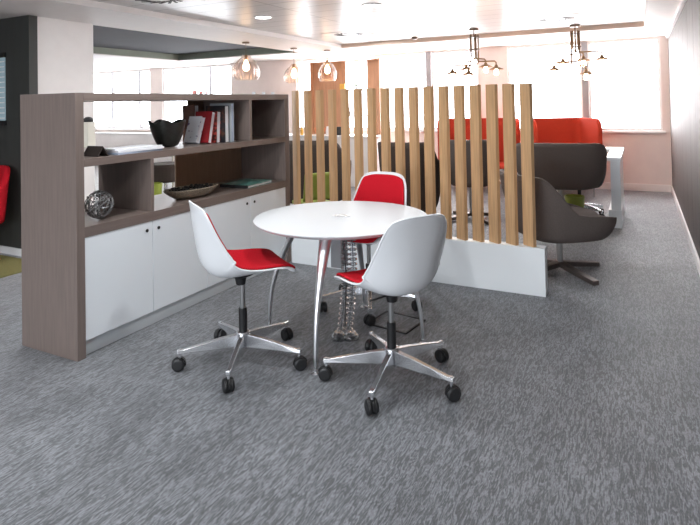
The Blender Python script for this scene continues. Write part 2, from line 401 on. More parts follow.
def star(t, off, n=5, R=.345):
    for k in range(n):
        a = off+2*PI*k/n
        bm = new()
        # tapering arm: deep at the hub, thin at the caster
        V = []
        for r, h0, h1, wd in ((.028,.088,.158,.020),(.12,.090,.148,.018),(.24,.092,.128,.016),(R-.018,.093,.113,.015),(R+.014,.093,.113,.015)):
            V.append([bm.verts.new((r, -wd, h0)), bm.verts.new((r, wd, h0)), bm.verts.new((r, wd*.75, h1)), bm.verts.new((r, -wd*.75, h1))])
        for A, B in zip(V, V[1:]):
            for q in range(4): bm.faces.new((A[q], B[q], B[(q+1)%4], A[(q+1)%4]))
        bm.faces.new(V[0]); bm.faces.new(V[-1])
        lg = obj('leg', bm, M['alu'], t, bevel=.003); lg.rotation_euler = (0, 0, a)
        sw = a*3.1 % (2*PI)
        mx = Matrix.Translation((R, 0, 0)) @ Matrix.Rotation(sw, 4, 'Z')
        bm = new()
        for s in (-1, 1):
            lathe(bm, [(0,-.013),(.024,-.013),(.033,-.009),(.036,0),(.033,.009),(.024,.013),(0,.013)], 24, mx=mx @ Matrix.Translation((-.006, s*.0155, .036)) @ Matrix.Rotation(PI/2, 4, 'X'))
        # hood over the wheels
        hood = [(-.006+.040*math.cos(q), .036+.039*math.sin(q)) for q in [math.radians(d) for d in range(-10, 171, 20)]]
        A = [bm.verts.new(mx @ Vector((x, -.006, z))) for x, z in hood]; B = [bm.verts.new(mx @ Vector((x, .006, z))) for x, z in hood]
        for q in range(len(hood)-1): bm.faces.new((A[q], A[q+1], B[q+1], B[q]))
        bm.faces.new(A); bm.faces.new(B)
        ca = obj('caster', bm, M['black'], lg, smooth=False, bevel=.001)
        bm = new(); cyl(bm, (R, 0), .0085, .070, .116); obj('caster_stem', bm, M['alu'], lg)
specs = [((-2.028, 2.532), 55, 7.8, .08, 'white shell swivel chair with red seat pad, seen from its side before the white cupboards'),
         ((-1.184, 2.695), 149, -10.6, .055, 'white shell swivel chair turning its white back to us, right of the round table'),
         ((-1.745, 3.60), -94, 8.0, .08, 'white shell swivel chair showing its whole red inside, behind the round table')]
for i, (p, face, off, up_, lab) in enumerate(specs):
    t = make_chair(up_); t['label'] = lab; t['group'] = 'white and red swivel chairs at the round table'
    star(t, math.radians(off-face))
    t.location = (*p, 0); t.rotation_euler = (0, 0, math.radians(face))

# ------------------------------------------------------------------ round table
TX, TY, TZ = -1.675, 3.066, .744
tb = thing('round_table', 'round white meeting table on four slender splayed aluminium legs', 'table', (TX, TY, 0))
bm = new(); lathe(bm, [(0,TZ-.024),(.512,TZ-.024),(.536,TZ-.009),(.540,TZ-.005),(.540,TZ-.002),(.538,TZ),(0,TZ)], 96); obj('tabletop', bm, M['table'], tb, bevel=.0008)
bm = new(); lathe(bm, [(0,TZ),(.058,TZ),(.058,TZ+.003),(.052,TZ+.004),(0,TZ+.004)], 40); cp = obj('cable_cap', bm, mat('cap_grey', (.62, .63, .65), .35, noise=.02, scale=5), tb)
bm = new(); lathe(bm, [(.028,TZ+.0042),(.034,TZ+.0055),(.038,TZ+.0042)], 32); obj('cap_ring', bm, M['alu'], cp)
bm = new()
for k in range(2): box(bm, -.29, .29, -.02, .02, TZ-.050, TZ-.0245, Matrix.Rotation(math.radians(-79+90*k), 4, 'Z'))
obj('underframe', bm, M['steel'], tb, bevel=.003)
for k in range(4):
    a = math.radians(-79+90*k)
    P = bez((.275,0,TZ-.03), (.37,0,.52), (.500,0,.36), (.498,0,.03), 18)
    rot = Matrix.Rotation(a, 4, 'Z'); P = [rot @ p for p in P]
    rad = []
    for i in range(19):
        f = i/18; rad.append((.0105+.018*(1-f)**1.5, .010+.032*(1-f)**1.5))
    # widest across the radius at the top
    bm = new()
    ref = rot @ Vector((1, 0, 0)); side = rot @ Vector((0, 1, 0)); rings = []
    for p, (ra, rb) in zip(P, rad): rings.append([bm.verts.new(p+ref*ra*math.cos(2*PI*q/14)+side*rb*math.sin(2*PI*q/14)) for q in range(14)])
    for A, B in zip(rings, rings[1:]):
        for q in range(14): bm.faces.new((A[q], B[q], B[(q+1)%14], A[(q+1)%14]))
    bm.faces.new(rings[0]); bm.faces.new(rings[-1])
    lg = obj('leg', bm, M['alu_leg'], tb, smooth=True)
    bm = new(); q = rot @ Vector((.500, 0, 0)); lathe(bm, [(0,0),(.026,0),(.026,.006),(.010,.012),(.007,.040),(0,.040)], 24, (q.x, q.y, 0)); obj('glide', bm, M['alu'], lg, smooth=False)
# cable box under the table and the clear cable spine
bm = new(); box(bm, -.038, .038, -.05, .05, .39, TZ-.056); o = obj('cable_box', bm, M['greymetal'], tb, bevel=.006); o.location = (-.085, .125, 0)
sp = thing('cable_spine', 'clear plastic segmented cable spine hanging from table to floor', 'cable spine', (-1.645, 3.035, 0))
for s in (-1, 1):
    bm = new(); d = Vector((math.cos(YAW), math.sin(YAW), 0))*s*.040
    lathe(bm, [(0,0),(.045,0),(.048,.010),(.040,.030),(.020,.040),(0,.040)], 28, (d.x, d.y, 0)); lathe(bm, [(.012,.040),(.024,.046),(.030,.040)], 20, (d.x, d.y, 0)); obj('foot', bm, M['clearpl'], sp, smooth=True)
nseg = 22
for k in range(nseg):
    z = .060+k*.0305; f = k/(nseg-1)
    wob = Vector((.03*math.sin(f*2.2), .02*math.sin(f*PI), 0))
    bm = new()
    e = Vector((math.cos(YAW), math.sin(YAW), 0)); g = Vector((-e.y, e.x, 0))
    for s in (-1, 1):
        c = wob+e*s*.024+Vector((0,0,z))
        tube(bm, [c+e*.021*math.cos(q)+g*.026*math.sin(q) for q in [2*PI*j/16 for j in range(16)]], (.0055), 6, closed=True)
        tube(bm, [c+g*.022+Vector((0,0,.004)), c+g*.022+Vector((0,0,.030))], .004, 6); tube(bm, [c-g*.022+Vector((0,0,.004)), c-g*.022+Vector((0,0,.030))], .004, 6)
    tube(bm, [wob+e*-.004+Vector((0,0,z)), wob+e*.004+Vector((0,0,z))], .006, 6)
    obj('link', bm, M['clearpl'], sp, smooth=True)
bm = new(); tube(bm, [(0,.0,.05),(.008,0,.2),(.012,.01,.4),(.0,.0,.60),(-.02,.0,.68)], .004, 8); obj('cord', bm, M['black'], sp, smooth=True)
# floor box behind the table
fb = thing('floor_box', 'square floor socket box with dark metal edge, behind the front swivel chair', 'floor box', (-1.46, 3.40, 0), math.radians(-8))
bm = new()
for a in ((-.15,.15,-.13,-.118),(-.15,.15,.118,.13),(-.15,-.138,-.118,.118),(.138,.15,-.118,.118)): box(bm, *a, 0, .008)
obj('frame', bm, M['black'], fb); bm = new(); box(bm, -.138, .138, -.118, .118, 0, .005); obj('lid', bm, M['lidcarpet'], fb)

# ------------------------------------------------------------------ things on the shelves
S1, CT, TP = 1.151, .754, 1.54
def simple(name, bm, m, label, cat, loc=(0,0,0), rz=0, group=None, **k):
    o = obj(name, bm, m, **k); o.location = loc; o.rotation_euler = (0,0,rz); return tag(o, label, cat, group)
# black wavy bowl
def wav(u, v):
    a = 2*PI*v; r = .050+.080*u**.55
    z = .004+.185*u + .012*math.sin(5*a)*u**4; r *= 1+.04*math.sin(5*a+.6)*u**2
    return Vector((r*math.cos(a), r*math.sin(a), z))
bm = new(); grid(bm, wav, 16, 60)
vs = [bm.verts.new((.053*math.cos(2*PI*k/30), .053*math.sin(2*PI*k/30), .006)) for k in range(30)]; bm.faces.new(vs)
simple('bowl', bm, M['matblack'], 'tall black bowl with a wavy rim on the upper shelf', 'bowl', (-3.10, 3.03, S1+.001), smooth=True, solid=.008)
# books standing
def book(name, w, h, d, cover, label, y, x, lean=0, rz=0, parts=True, pages=None, z=S1):
    t = thing(name, label, 'book', (x, y, z), rz, 'books on the upper shelf')
    mx = Matrix.Rotation(lean, 4, 'X')
    lift = abs(math.sin(lean))*w*.5+.001
    T = Matrix.Translation((0, 0, lift)) @ mx
    bm = new(); box(bm, -d/2, d/2, -w/2, -w/2+.003, 0, h, T); box(bm, -d/2, d/2, w/2-.003, w/2, 0, h, T); box(bm, -d/2, -d/2+.004, -w/2+.003, w/2-.003, 0, h, T)
    obj('cover', bm, cover, t)
    bm = new(); box(bm, -d/2+.004, d/2-.004, -w/2+.003, w/2-.003, .003, h-.004, T); obj('pages', bm, pages or M['paper'], t)
    return t
book('book', .040, .215, .13, M['bookflower'], 'white book with purple flowers leaning outermost left on the upper shelf', 3.305, -3.13, -.34)
book('book', .040, .250, .17, M['bookred'], 'plain dark red book leaning behind the white flowered book', 3.375, -3.09, -.22)
book('book', .045, .250, .17, M['bookpat'], 'red and black patterned book with thick white pages in the row', 3.452, -3.07, -.06)
book('book', .048, .295, .20, M['bookblk'], 'tall black picture book right of the red books', 3.52, -3.05, 0)
book('book', .035, .315, .22, mat('grey_cover', (.42, .45, .48), .4, noise=.05, scale=9), 'tallest grey book with bluish pages, right end of the row', 3.575, -3.05, 0, pages=M['blueish'])
book('book', .05, .305, .13, M['bookbrown'], 'brown book standing behind the leaning white book', 3.45, -3.27, 0)
# magazines
for k, (dx, dy, rz, mm, lab) in enumerate(((0, 0, .04, M['blueish'], 'blue edged magazine at the bottom of the pile on the upper shelf'), (.004, .01, .0, M['paper'], 'white magazine in the middle of the pile on the upper shelf'), (-.006, 0, -.03, M['paper'], 'white magazine topmost in the pile on the upper shelf'))):
    bm = new(); box(bm, -.10, .10, -.19, .19, 0, .012)
    simple('magazine', bm, mm, lab, 'magazine', (-3.0+dx, 2.60+dy, S1+.001+.0125*k), rz, 'magazines on the upper shelf', bevel=.001)
bm = new(); 
A = [(-.040, 0), (0, .062), (.040, 0), (.034, 0), (0, .053), (-.034, 0)]
v0 = [bm.verts.new((-.07, y, z)) for y, z in A]; v1 = [bm.verts.new((.07, y, z)) for y, z in A]
bm.faces.new(v0); bm.faces.new(v1)
for k in range(6): bm.faces.new((v0[k], v1[k], v1[(k+1)%6], v0[(k+1)%6]))
simple('tent_card', bm, mat('dark_card', (.045, .035, .032), .4, noise=.2, scale=20), 'dark folded card standing tent shaped beside the magazines', 'card', (-3.0, 2.335, S1+.001), .0)
# wire ball
wb = thing('wire_ball', 'silver and dark wire ball on the counter beside the taupe end panel', 'ornament', (-3.02, 2.375, CT))
bm = new(); R_ = .088
for k in range(20):
    ax = Vector((random.gauss(0,1), random.gauss(0,1), random.gauss(0,1))).normalized()
    a = ax.orthogonal().normalized(); b = ax.cross(a); r = R_*random.uniform(.93, 1)
    tube(bm, [Vector((0,0,R_+.003))+a*r*math.cos(q)+b*r*math.sin(q) for q in [2*PI*j/28 for j in range(28)]], .0024, 5, closed=True)
obj('wire_cage', bm, M['wire'], wb)
bm = new()
for k in range(150):
    d = Vector((random.gauss(0,1), random.gauss(0,1), random.gauss(0,1))).normalized()*R_*random.uniform(.72, .96)
    c = d+Vector((0,0,R_+.003)); s = random.uniform(.003, .007)
    bmesh.ops.create_icosphere(bm, subdivisions=1, radius=s, matrix=Matrix.Translation(c))
obj('beads', bm, M['glint'], wb)['kind'] = 'stuff'
# woven oval tray
tr = thing('woven_tray', 'oval woven bowl of dark pebbles on the counter', 'bowl', (-3.05, 3.215, CT+.001), math.radians(80))
def oval(u, v):
    a = 2*PI*v; r = .35+.65*u**.7; return Vector((.235*r*math.cos(a), .115*r*math.sin(a), .004+.070*u**1.6))
bm = new(); grid(bm, oval, 10, 56); vs = [bm.verts.new((.235*.35*math.cos(2*PI*k/40), .115*.35*math.sin(2*PI*k/40), .005)) for k in range(40)]; bm.faces.new(vs)
obj('basket', bm, M['weave'], tr, smooth=True, solid=.007)
bm = new()
for k in range(150):
    a = random.uniform(0, 2*PI); r = random.random()**.5*.86
    bmesh.ops.create_icosphere(bm, subdivisions=1, radius=random.uniform(.012, .018), matrix=Matrix.Translation((.235*r*math.cos(a), .115*r*math.sin(a), .040+random.uniform(0, .030)+.010*r)) @ Matrix.Diagonal((1, .8, .6, 1)))
o = obj('pebbles', bm, M['darkfill'], tr); o['kind'] = 'stuff'
# flat teal book on counter
t = thing('book', 'teal picture book lying flat on the counter near its right end', 'book', (-3.06, 3.90, CT+.001), math.radians(4))
bm = new(); box(bm, -.14, .14, -.19, .19, 0, .003); box(bm, -.14, .14, -.19, .19, .019, .022); box(bm, -.14, .14, -.19, -.186, .003, .019); obj('cover', bm, M['bookgrn'], t)
bm = new(); box(bm, -.136, .136, -.186, .187, .003, .019); obj('pages', bm, M['paper'], t)
bm = new(); box(bm, -.141, .141, -.20, -.187, 0, .025); obj('spine', bm, M['black'], t, bevel=.003)
# small holders on the top board
for k, (y, x, h, r, mm, lab) in enumerate(((3.24, -3.03, .030, .016, M['pink'], 'larger pink glass tealight holder on top of the storage unit'), (3.31, -3.03, .022, .012, M['pink'], 'small pink glass tealight holder right of the larger one'), (3.36, -3.02, .028, .007, M['pink'], 'thin pink glass on top of the storage unit'),
        (3.89, -2.96, .022, .014, M['paper'], 'leftmost of three white tealights on the storage unit'), (4.03, -2.96, .022, .014, M['paper'], 'middle of three white tealights on the storage unit'), (4.17, -2.96, .022, .014, M['paper'], 'rightmost of three white tealights on the storage unit'))):
    bm = new(); lathe(bm, [(0,0),(r,0),(r*1.1,h),(r*.8,h),(r*.7,h*.5),(0,h*.5)], 20)
    simple('tealight_holder', bm, mm, lab, 'tealight', (x, y, TP+.0002), group='small holders on top of the storage unit', smooth=False)

# ------------------------------------------------------------------ tub chairs
def tub_pt(ph, s, W, D, zb, zt, za, zf):
    # ph 0 = back, +-pi = front; s 0 centre bottom .. 1 rim
    a = abs(ph)
    if a < .8: h = zt
    elif a < 1.7: f = (a-.8)/.9; f = f*f*(3-2*f); h = zt+(za-zt)*f
    else: f = (a-1.7)/(PI-1.7); f = f*f*(3-2*f); h = za+(zf-za)*f
    cx, sy = -math.cos(ph), math.sin(ph); n = 3.2
    k = (abs(cx)**n+abs(sy)**n)**(-1/n)
    if s < .35: r = .92*s/.35*.85; z = zb+.03*(s/.35)**3
    else:
        q = (s-.35)/.65; r = .92*.85+(1-.92*.85)*math.sin(q*PI/2)**.8*.95; z = zb+.03+(h-zb-.03)*q**1.15
    x = cx*k*D*r; y = sy*k*W*r
    if cx < 0 and s > .35: x -= .06*((s-.35)/.65)**2
    return Vector((x, y, z))
def tub_chair(label, loc, rz, m, W=.40, D=.38, zb=.26, zt=.84, za=.55, zf=.40, base='star4', group=None):
    t = thing('tub_chair', label, 'armchair', loc, rz, group)
    bm = new(); grid(bm, lambda u, v: tub_pt((2*v-1)*PI, u, W, D, zb, zt, za, zf), 22, 64)
    obj('shell', bm, m, t, smooth=True, solid=.035)
    bm = new(); lathe(bm, [(0,-.05),(.9,-.05),(1,-.02),(1,.03),(.92,.06),(0,.07)], 40, mx=Matrix.Translation((.03, 0, zf-.01)) @ Matrix.Diagonal((D*.78, W*.78, 1, 1))); obj('seat_cushion', bm, m, t, smooth=True)
    bm = new(); cyl(bm, (0, 0), .026, .06, zb+.01); cyl(bm, (0, 0), .09, zb-.008, zb+.004); obj('stem', bm, M['steel'], t)
    for k in range(4):
        a = PI/4+k*PI/2; bm = new(); V = []
        for r, h0, h1, wd in ((.0,.050,.088,.034),(.20,.022,.060,.030),(.40,.0,.034,.028)):
            V.append([bm.verts.new((r, -wd, h0)), bm.verts.new((r, wd, h0)), bm.verts.new((r, wd, h1)), bm.verts.new((r, -wd, h1))])
        for A, B in zip(V, V[1:]):
            for q in range(4): bm.faces.new((A[q], B[q], B[(q+1)%4], A[(q+1)%4]))
        bm.faces.new(V[0]); bm.faces.new(V[-1]); l = obj('leg', bm, M['bronze2'], t, bevel=.003); l.rotation_euler = (0, 0, a-rz+.05)
    return t
tub_chair('brown grey swivel tub chair nearest us, at the right end of the slatted screen', (-.63, 4.98, 0), math.radians(38), M['tub'], W=.38, D=.38, zb=.30, zt=.84, za=.53, zf=.45)
tub_chair('wide backed grey tub chair directly behind the nearest swivel tub chair', (-.80, 6.50, 0), math.radians(96), M['tub'], W=.46, D=.38, zb=.49, zt=.99, za=.80, zf=.60)
tub_chair('dark tub chair behind the middle right slats of the screen', (-2.46, 6.30, 0), math.radians(95), M['tubdark'], W=.33, D=.38, zb=.16, zt=.99, za=.75, zf=.50)
tub_chair('grey brown tub chair behind the eleventh and twelfth slats, right of the darker one', (-1.86, 6.75, 0), math.radians(100), M['tub'], W=.30, D=.32, zb=.42, zt=.99, za=.75, zf=.55)
tub_chair('dark tub chair behind the leftmost slats of the screen', (-3.86, 6.35, 0), math.radians(100), M['tubdark'], W=.46, D=.42, zb=.16, zt=.99, za=.70, zf=.50)

# red high-backed pods by the far windows
def pod(label, loc, rz, W=.47, D=.36):
    t = thing('high_back_sofa', label, 'sofa', loc, rz, 'red high-backed sofas by the far windows')
    path = []
    for q in range(0, 9): path.append((D-.9*D*q/8*1.2, W))
    path = [(D, W), (0, W), (-D+.14, W)]
    for q in range(1, 9): a = PI/2+q*PI/2/8; path.append((-D+.14+.14*math.cos(a), W-.14+.14*math.sin(a)))
    path += [(x, -y) for x, y in reversed(path)]
    bm = new(); rows = []
    n = len(path)
    P2 = [Vector(path[0])]
    for a_, b_ in zip(path, path[1:]):
        a_, b_ = Vector(a_), Vector(b_); m_ = max(1, int((b_-a_).length/.03))
        P2 += [a_+(b_-a_)*(q+1)/m_ for q in range(m_)]
    for p_ in P2:
        x, y = p_; f = max(0, .15-(D-x)); top = 1.15-.15+math.sqrt(max(0, .15**2-f**2))
        rows.append([bm.verts.new((x, y, z)) for z in (.22, .5, .8, top-.02, top)])
    for A, B in zip(rows, rows[1:]):
        for q in range(4): bm.faces.new((A[q], B[q], B[q+1], A[q+1]))
    obj('backrest', bm, M['podred'], t, smooth=True, solid=.06, bevel=.012)
    bm = new(); box(bm, -D+.04, D-.02, -W+.035, W-.035, .23, .43); obj('seat', bm, M['podred'], t, bevel=.03)
    for sx in (-1, 1):
        for sy in (-1, 1): bm = new(); cyl(bm, (sx*(D-.08), sy*(W-.08)), .015, 0, .23, 12); obj('leg', bm, M['steel'], t)
    return t
pod('right one of the red high-backed sofas, in front of the rightmost windows', (-1.10, 8.95, 0), math.radians(-62))
pod('left one of the red high-backed sofas, seen between the right slats', (-2.34, 9.0, 0), math.radians(-76), W=.60, D=.34)

# black task chair next to the white desk
t = thing('task_chair', 'black office chair on castors beside the white desk', 'chair', (-.69, 7.44, 0), math.radians(95))
bm = new(); grid(bm, lambda u, v: tub_pt((2*v-1)*PI, u, .30, .28, .36, .90, .62, .48), 18, 48); obj('shell', bm, M['black'], t, smooth=True, solid=.03)
bm = new(); cyl(bm, (0,0), .022, .09, .42); obj('stem', bm, M['black'], t)
star(t, .3, R=.30)
for ch in kids(t):
    if ch.name.startswith('shell'): pass
# white desk
dk = thing('desk', 'white desk with a slab leg beside the black office chair', 'desk', (-.37, 7.43, 0))
bm = new(); box(bm, .02, .17, -.57, .57, .745, .785); box(bm, -1.2, .17, .5702, .86, .745, .785); obj('desktop', bm, M['door'], dk, bevel=.003)
bm = new(); box(bm, -1.18, -1.10, .59, .84, 0, .744); obj('leg', bm, M['door'], dk, bevel=.003)
bm = new(); box(bm, .06, .16, -.56, .56, .20, .745); obj('leg', bm, M['door'], dk, bevel=.003)
bm = new(); box(bm, .03, .165, -.565, .565, 0, .20); obj('plinth', bm, M['door'], dk, bevel=.003)
# lime bin
bm = new(); lathe(bm, [(0,0),(.09,0),(.11,.32),(.104,.32),(.085,.01),(0,.01)], 28); simple('waste_bin', bm, M['lime'], 'lime green waste bin behind the nearest swivel tub chair', 'bin', (-.70, 6.96, 0), smooth=False)
# green chair behind left slats
t = thing('lounge_chair', 'green chair with a curved silver leg, seen between the left slats', 'chair', (-3.33, 5.40, .0), math.radians(150))
bm = new(); grid(bm, lambda u, v: Vector((-.16-.05*u+.05*math.cos((v-.5)*PI), (v-.5)*.36, .38+.30*u)), 8, 12); obj('backrest', bm, M['lime'], t, smooth=True, solid=.02)
bm = new(); box(bm, -.16, .16, -.17, .17, .31, .36); obj('seat', bm, M['lime'], t, bevel=.02)
for s in (-1, 1): bm = new(); tube(bm, bez((-.18, s*.15, .33), (-.22, s*.16, .2), (-.05, s*.17, .1), (-.18, s*.18, .01)), .010, 8); obj('leg', bm, M['alu'], t, smooth=True)
for s in (-1, 1): bm = new(); tube(bm, bez((.13, s*.15, .33), (.15, s*.16, .2), (.14, s*.17, .1), (.17, s*.18, .01)), .010, 8); obj('leg', bm, M['alu'], t, smooth=True)
# coffee table seen between slats
t = thing('low_table', 'low pale table with black legs behind the right slats', 'table', (-1.38, 7.35, 0))
bm = new(); box(bm, -.40, .40, -.30, .30, .40, .43); obj('tabletop', bm, mat('pale_pink_top', (.72, .48, .40), .4, noise=.05, scale=6), t, bevel=.004)
for sx in (-1, 1):
    for sy in (-1, 1): bm = new(); cyl(bm, (sx*.34, sy*.24), .014, 0, .40, 12); obj('leg', bm, M['black'], t)
# stool and bin behind storage unit
t = thing('stool', 'dark low stool on a silver stem, seen through the storage unit', 'stool', (-6.55, 6.35, 0))
bm = new(); lathe(bm, [(0,.30),(.28,.30),(.31,.33),(.31,.54),(.28,.57),(0,.57)], 36); obj('seat', bm, M['tubdark'], t, smooth=False, bevel=.01)
bm = new(); cyl(bm, (0,0), .03, .01, .30); lathe(bm, [(0,0),(.20,0),(.20,.01),(.03,.03),(0,.03)], 32); obj('stem', bm, M['alu'], t)
bm = new(); lathe(bm, [(0,0),(.10,0),(.13,.36),(.122,.36),(.09,.01),(0,.01)], 28); simple('waste_bin', bm, M['lime'], 'lime green bin beside the dark low stool', 'bin', (-6.18, 5.75, 0), smooth=False)
t = thing('side_table', 'white framed side table behind the dark low stool', 'table', (-7.0, 7.0, 0))
bm = new(); box(bm, -.30, .30, -.25, .25, .66, .69); obj('tabletop', bm, M['cream'], t, bevel=.004)
for sx in (-1, 1):
    for sy in (-1, 1): bm = new(); box(bm, sx*.28-.015, sx*.28+.015, sy*.23-.015, sy*.23+.015, 0, .66); obj('leg', bm, M['cream'], t)
t = thing('bench', 'black bench with cream seat band, left behind the storage unit', 'bench', (-7.6, 5.2, 0))
bm = new(); box(bm, -.4, .4, -.2, .2, 0, .50); obj('base', bm, M['black'], t, bevel=.005)
bm = new(); box(bm, -.405, .405, -.205, .205, .50, .56); obj('seat', bm, M['cream'], t, bevel=.005)
bm = new(); box(bm, -.4, .4, .10, .2, .56, .80); obj('backrest', bm, M['black'], t, bevel=.005)
# low white cabinet run under left far windows
t = thing('wall_heater', 'long pale heater casing under the far left windows', 'heater', (-10.6, 9.52, 0))
bm = new(); box(bm, -2.4, 2.6, -.12, .18, .06, .80); obj('casing', bm, M['white'], t, bevel=.005)
bm = new(); box(bm, -2.41, 2.61, -.13, .19, .80, .83); obj('top', bm, M['frame'], t, bevel=.004)
bm = new(); box(bm, -2.3, 2.5, -.08, .16, 0, .06); obj('plinth', bm, M['white'], t)
# cream box with black dome on the column
t = thing('wall_dispenser', 'cream dispenser with black domed top on the white column', 'dispenser', (-5.27, 4.02, 0))
bm = new(); box(bm, -.064, .05, -.05, .05, 1.02, 1.30); obj('body', bm, M['cream'], t, bevel=.008)
bm = new(); lathe(bm, [(0,1.30),(.055,1.30),(.048,1.335),(.025,1.352),(0,1.356)], 24, (-.005, 0, 0)); obj('cap', bm, M['black'], t, smooth=True)

# red armchair and rug at the left edge
simple('rug', one(box, -1.2, 1.2, -.62, .42, 0, .008), M['olive'], 'olive green rug at the left edge under the red armchair', 'rug', (-6.12, 2.9, 0))
t = thing('armchair', 'red upholstered armchair on wooden legs at the far left edge', 'armchair', (-5.76, 3.0, 0.0095), math.radians(-100))
def arm(u, v):
    a = (v-.5)*1.15*PI; return Vector((-.10-.22*math.cos(a)-.05*u, .33*math.sin(a)*(1+.06*u), .36+.52*u-.18*abs(math.sin(a))**3*u))
bm = new(); grid(bm, arm, 10, 28); obj('backrest', bm, M['red'], t, smooth=True, solid=.05)
bm = new(); lathe(bm, [(0,.30),(.26,.30),(.30,.34),(.30,.40),(.26,.44),(0,.45)], 32); obj('seat', bm, M['red'], t, smooth=True)
for sx in (-1, 1):
    for sy in (-1, 1): bm = new(); tube(bm, [(sx*.17, sy*.17, .31), (sx*.24, sy*.24, 0.0)], [.022, .012], 12); obj('leg', bm, M['beech'], t, smooth=True)

# ------------------------------------------------------------------ kitchen counter and shelving at the far windows
t = thing('kitchen_counter', 'white counter below the tall wooden shelving by the far windows', 'counter', (-5.25, 8.85, 0))
bm = new(); box(bm, -1.15, 1.2, -.27, .27, .0, .84); obj('carcass', bm, M['white'], t)
for k in range(5): bm = new(); box(bm, -1.15+.47*k+.004, -1.15+.47*(k+1)-.004, -.288, -.271, .08, .83); obj('door', bm, M['white'], t, bevel=.003)
bm = new(); box(bm, -1.17, 1.22, -.30, .28, .84, .875); obj('worktop', bm, M['frame'], t, bevel=.003)
t = thing('shelving_frame', 'tall orange wood framed shelving standing on the white counter', 'shelving', (-4.80, 9.05, .8752))
bm = new(); box(bm, -.72, .0, .02, .04, 0, 1.33); obj('left_panel', bm, M['oakdark'], t)
bm = new(); box(bm, .44, .72, .02, .04, 0, 1.33); obj('right_panel', bm, M['oakdark'], t)
for x_ in (-.72, .695): bm = new(); box(bm, x_, x_+.025, -.06, .02, 0, 1.33); obj('upright', bm, M['oakdark'], t)
bm = new(); box(bm, -.72, .72, -.06, .04, 1.3305, 1.355); obj('top_board', bm, M['oakdark'], t)
for z in (.33, .80): bm = new(); box(bm, .0, .44, -.06, .04, z, z+.018); obj('shelf', bm, M['bronze'], t)
bm = new(); box(bm, .20, .215, 0, .02, .82, 1.33); obj('mullion', bm, M['bronze'], t)
items = [('yellow_box', 'box', M['yellow'], -4.84, 9.03, 1.694, .05, .11, 'yellow box on the upper shelf of the wooden shelving'),
         ('orange_bowl', 'bowl', M['orange'], -5.18, 8.75, .8755, .10, .13, 'orange bowl on the white counter behind the left slats'),
         ('coffee_jar', 'jar', M['black'], -4.80, 8.80, .8755, .06, .15, 'black jar on the white counter, right of the orange bowl'),
         ('milk_jug', 'jug', M['paper'], -4.98, 8.72, .8755, .05, .16, 'white jug between the orange bowl and the black jar'),
         ('oil_bottle', 'bottle', M['yellow'], -5.55, 8.72, .8755, .032, .16, 'yellow bottle at the left on the white counter'),
         ('coffee_cup', 'cup', M['black'], -5.42, 8.70, .8755, .035, .07, 'small black cup beside the yellow bottle'),
         ('grey_vase', 'vase', M['steel'], -4.72, 9.02, 1.2245, .045, .14, 'grey vase on the lower shelf of the wooden shelving')]
for nm, cat, mm, x, y, z, r, h, lab in items:
    bm = new()
    if cat == 'box': box(bm, -r, r, -r*.6, r*.6, 0, h)
    elif cat == 'bottle': lathe(bm, [(0,0),(r,0),(r,h*.6),(r*.4,h*.8),(r*.4,h),(0,h)], 20)
    elif cat == 'bowl': lathe(bm, [(0,0),(r*.5,0),(r*.9,h*.5),(r,h),(r*.9,h),(r*.4,.02),(0,.02)], 24)
    elif cat == 'vase': lathe(bm, [(0,0),(r*.6,0),(r,h*.4),(r*.5,h*.85),(r*.6,h),(r*.4,h),(0,h*.2)], 20)
    elif cat == 'jug': lathe(bm, [(0,0),(r,0),(r*1.05,h*.5),(r*.8,h),(r*.7,h),(0,.02)], 20); tube(bm, bez((r*.8,0,h*.85),(r*2,0,h*.9),(r*2,0,h*.3),(r,0,h*.3)), .005, 6)
    else: lathe(bm, [(0,0),(r,0),(r,h*.8),(r*.85,h*.9),(r*.85,h),(0,h)], 20)
    simple(nm, bm, mm, lab, cat, (x, y, z))
t = thing('potted_plant', 'small green plant on the upper shelf of the wooden shelving', 'plant', (-4.56, 9.03, 1.6945))
bm = new(); lathe(bm, [(0,0),(.025,0),(.032,.05),(0,.05)], 16); obj('pot', bm, M['paper'], t)
bm = new()
for k in range(16):
    a = random.uniform(0, 2*PI); d = Vector((math.cos(a), math.sin(a)*.5, random.uniform(.4, 1.4))).normalized()*.06; p = Vector((0,0,.05)); s = d.cross(Vector((0,0,1))).normalized()*.012
    vs = [bm.verts.new(p), bm.verts.new(p+d*.5+s), bm.verts.new(p+d), bm.verts.new(p+d*.5-s)]; bm.faces.new(vs)
obj('leaves', bm, M['leaf'], t)

# ------------------------------------------------------------------ ceiling things
def downlight(x, y, label):
    t = thing('downlight', label, 'ceiling light', (x, y, ZT), 0, 'round ceiling downlights')
    bm = new(); lathe(bm, [(.085,-.001),(.105,-.001),(.105,-.006),(.088,-.010),(.085,-.001)], 40); obj('bezel', bm, M['frame'], t)
    bm = new(); lathe(bm, [(0,-.0015),(.085,-.0015),(.085,-.006),(0,-.006)], 40); obj('diffuser', bm, M['lamp'], t)
    ld = bpy.data.lights.new('downlight_beam', 'AREA'); ld.shape = 'DISK'; ld.size = .16; ld.energy = DOWN_W; ld.color = (.95, .98, 1)
    lo = bpy.data.objects.new('downlight_beam', ld); C.objects.link(lo); lo.location = (x, y, ZT-.012)
downlight(-3.75, 5.12, 'lit ceiling downlight above the storage unit, nearest the left')
downlight(-2.39, 5.11, 'lit ceiling downlight near the top edge, above the round table')
downlight(-3.64, 7.88, 'lit ceiling downlight farthest away, above the slatted screen')
for x, y, lab in ((-2.39, 2.4, 'middle row'), (-1.0, 2.4, 'right row'), (-3.75, 2.4, 'left row')):  # extra downlights out of view, added to brighten the near floor
    downlight(x, y, 'unseen ceiling downlight added above the near carpet, '+lab)
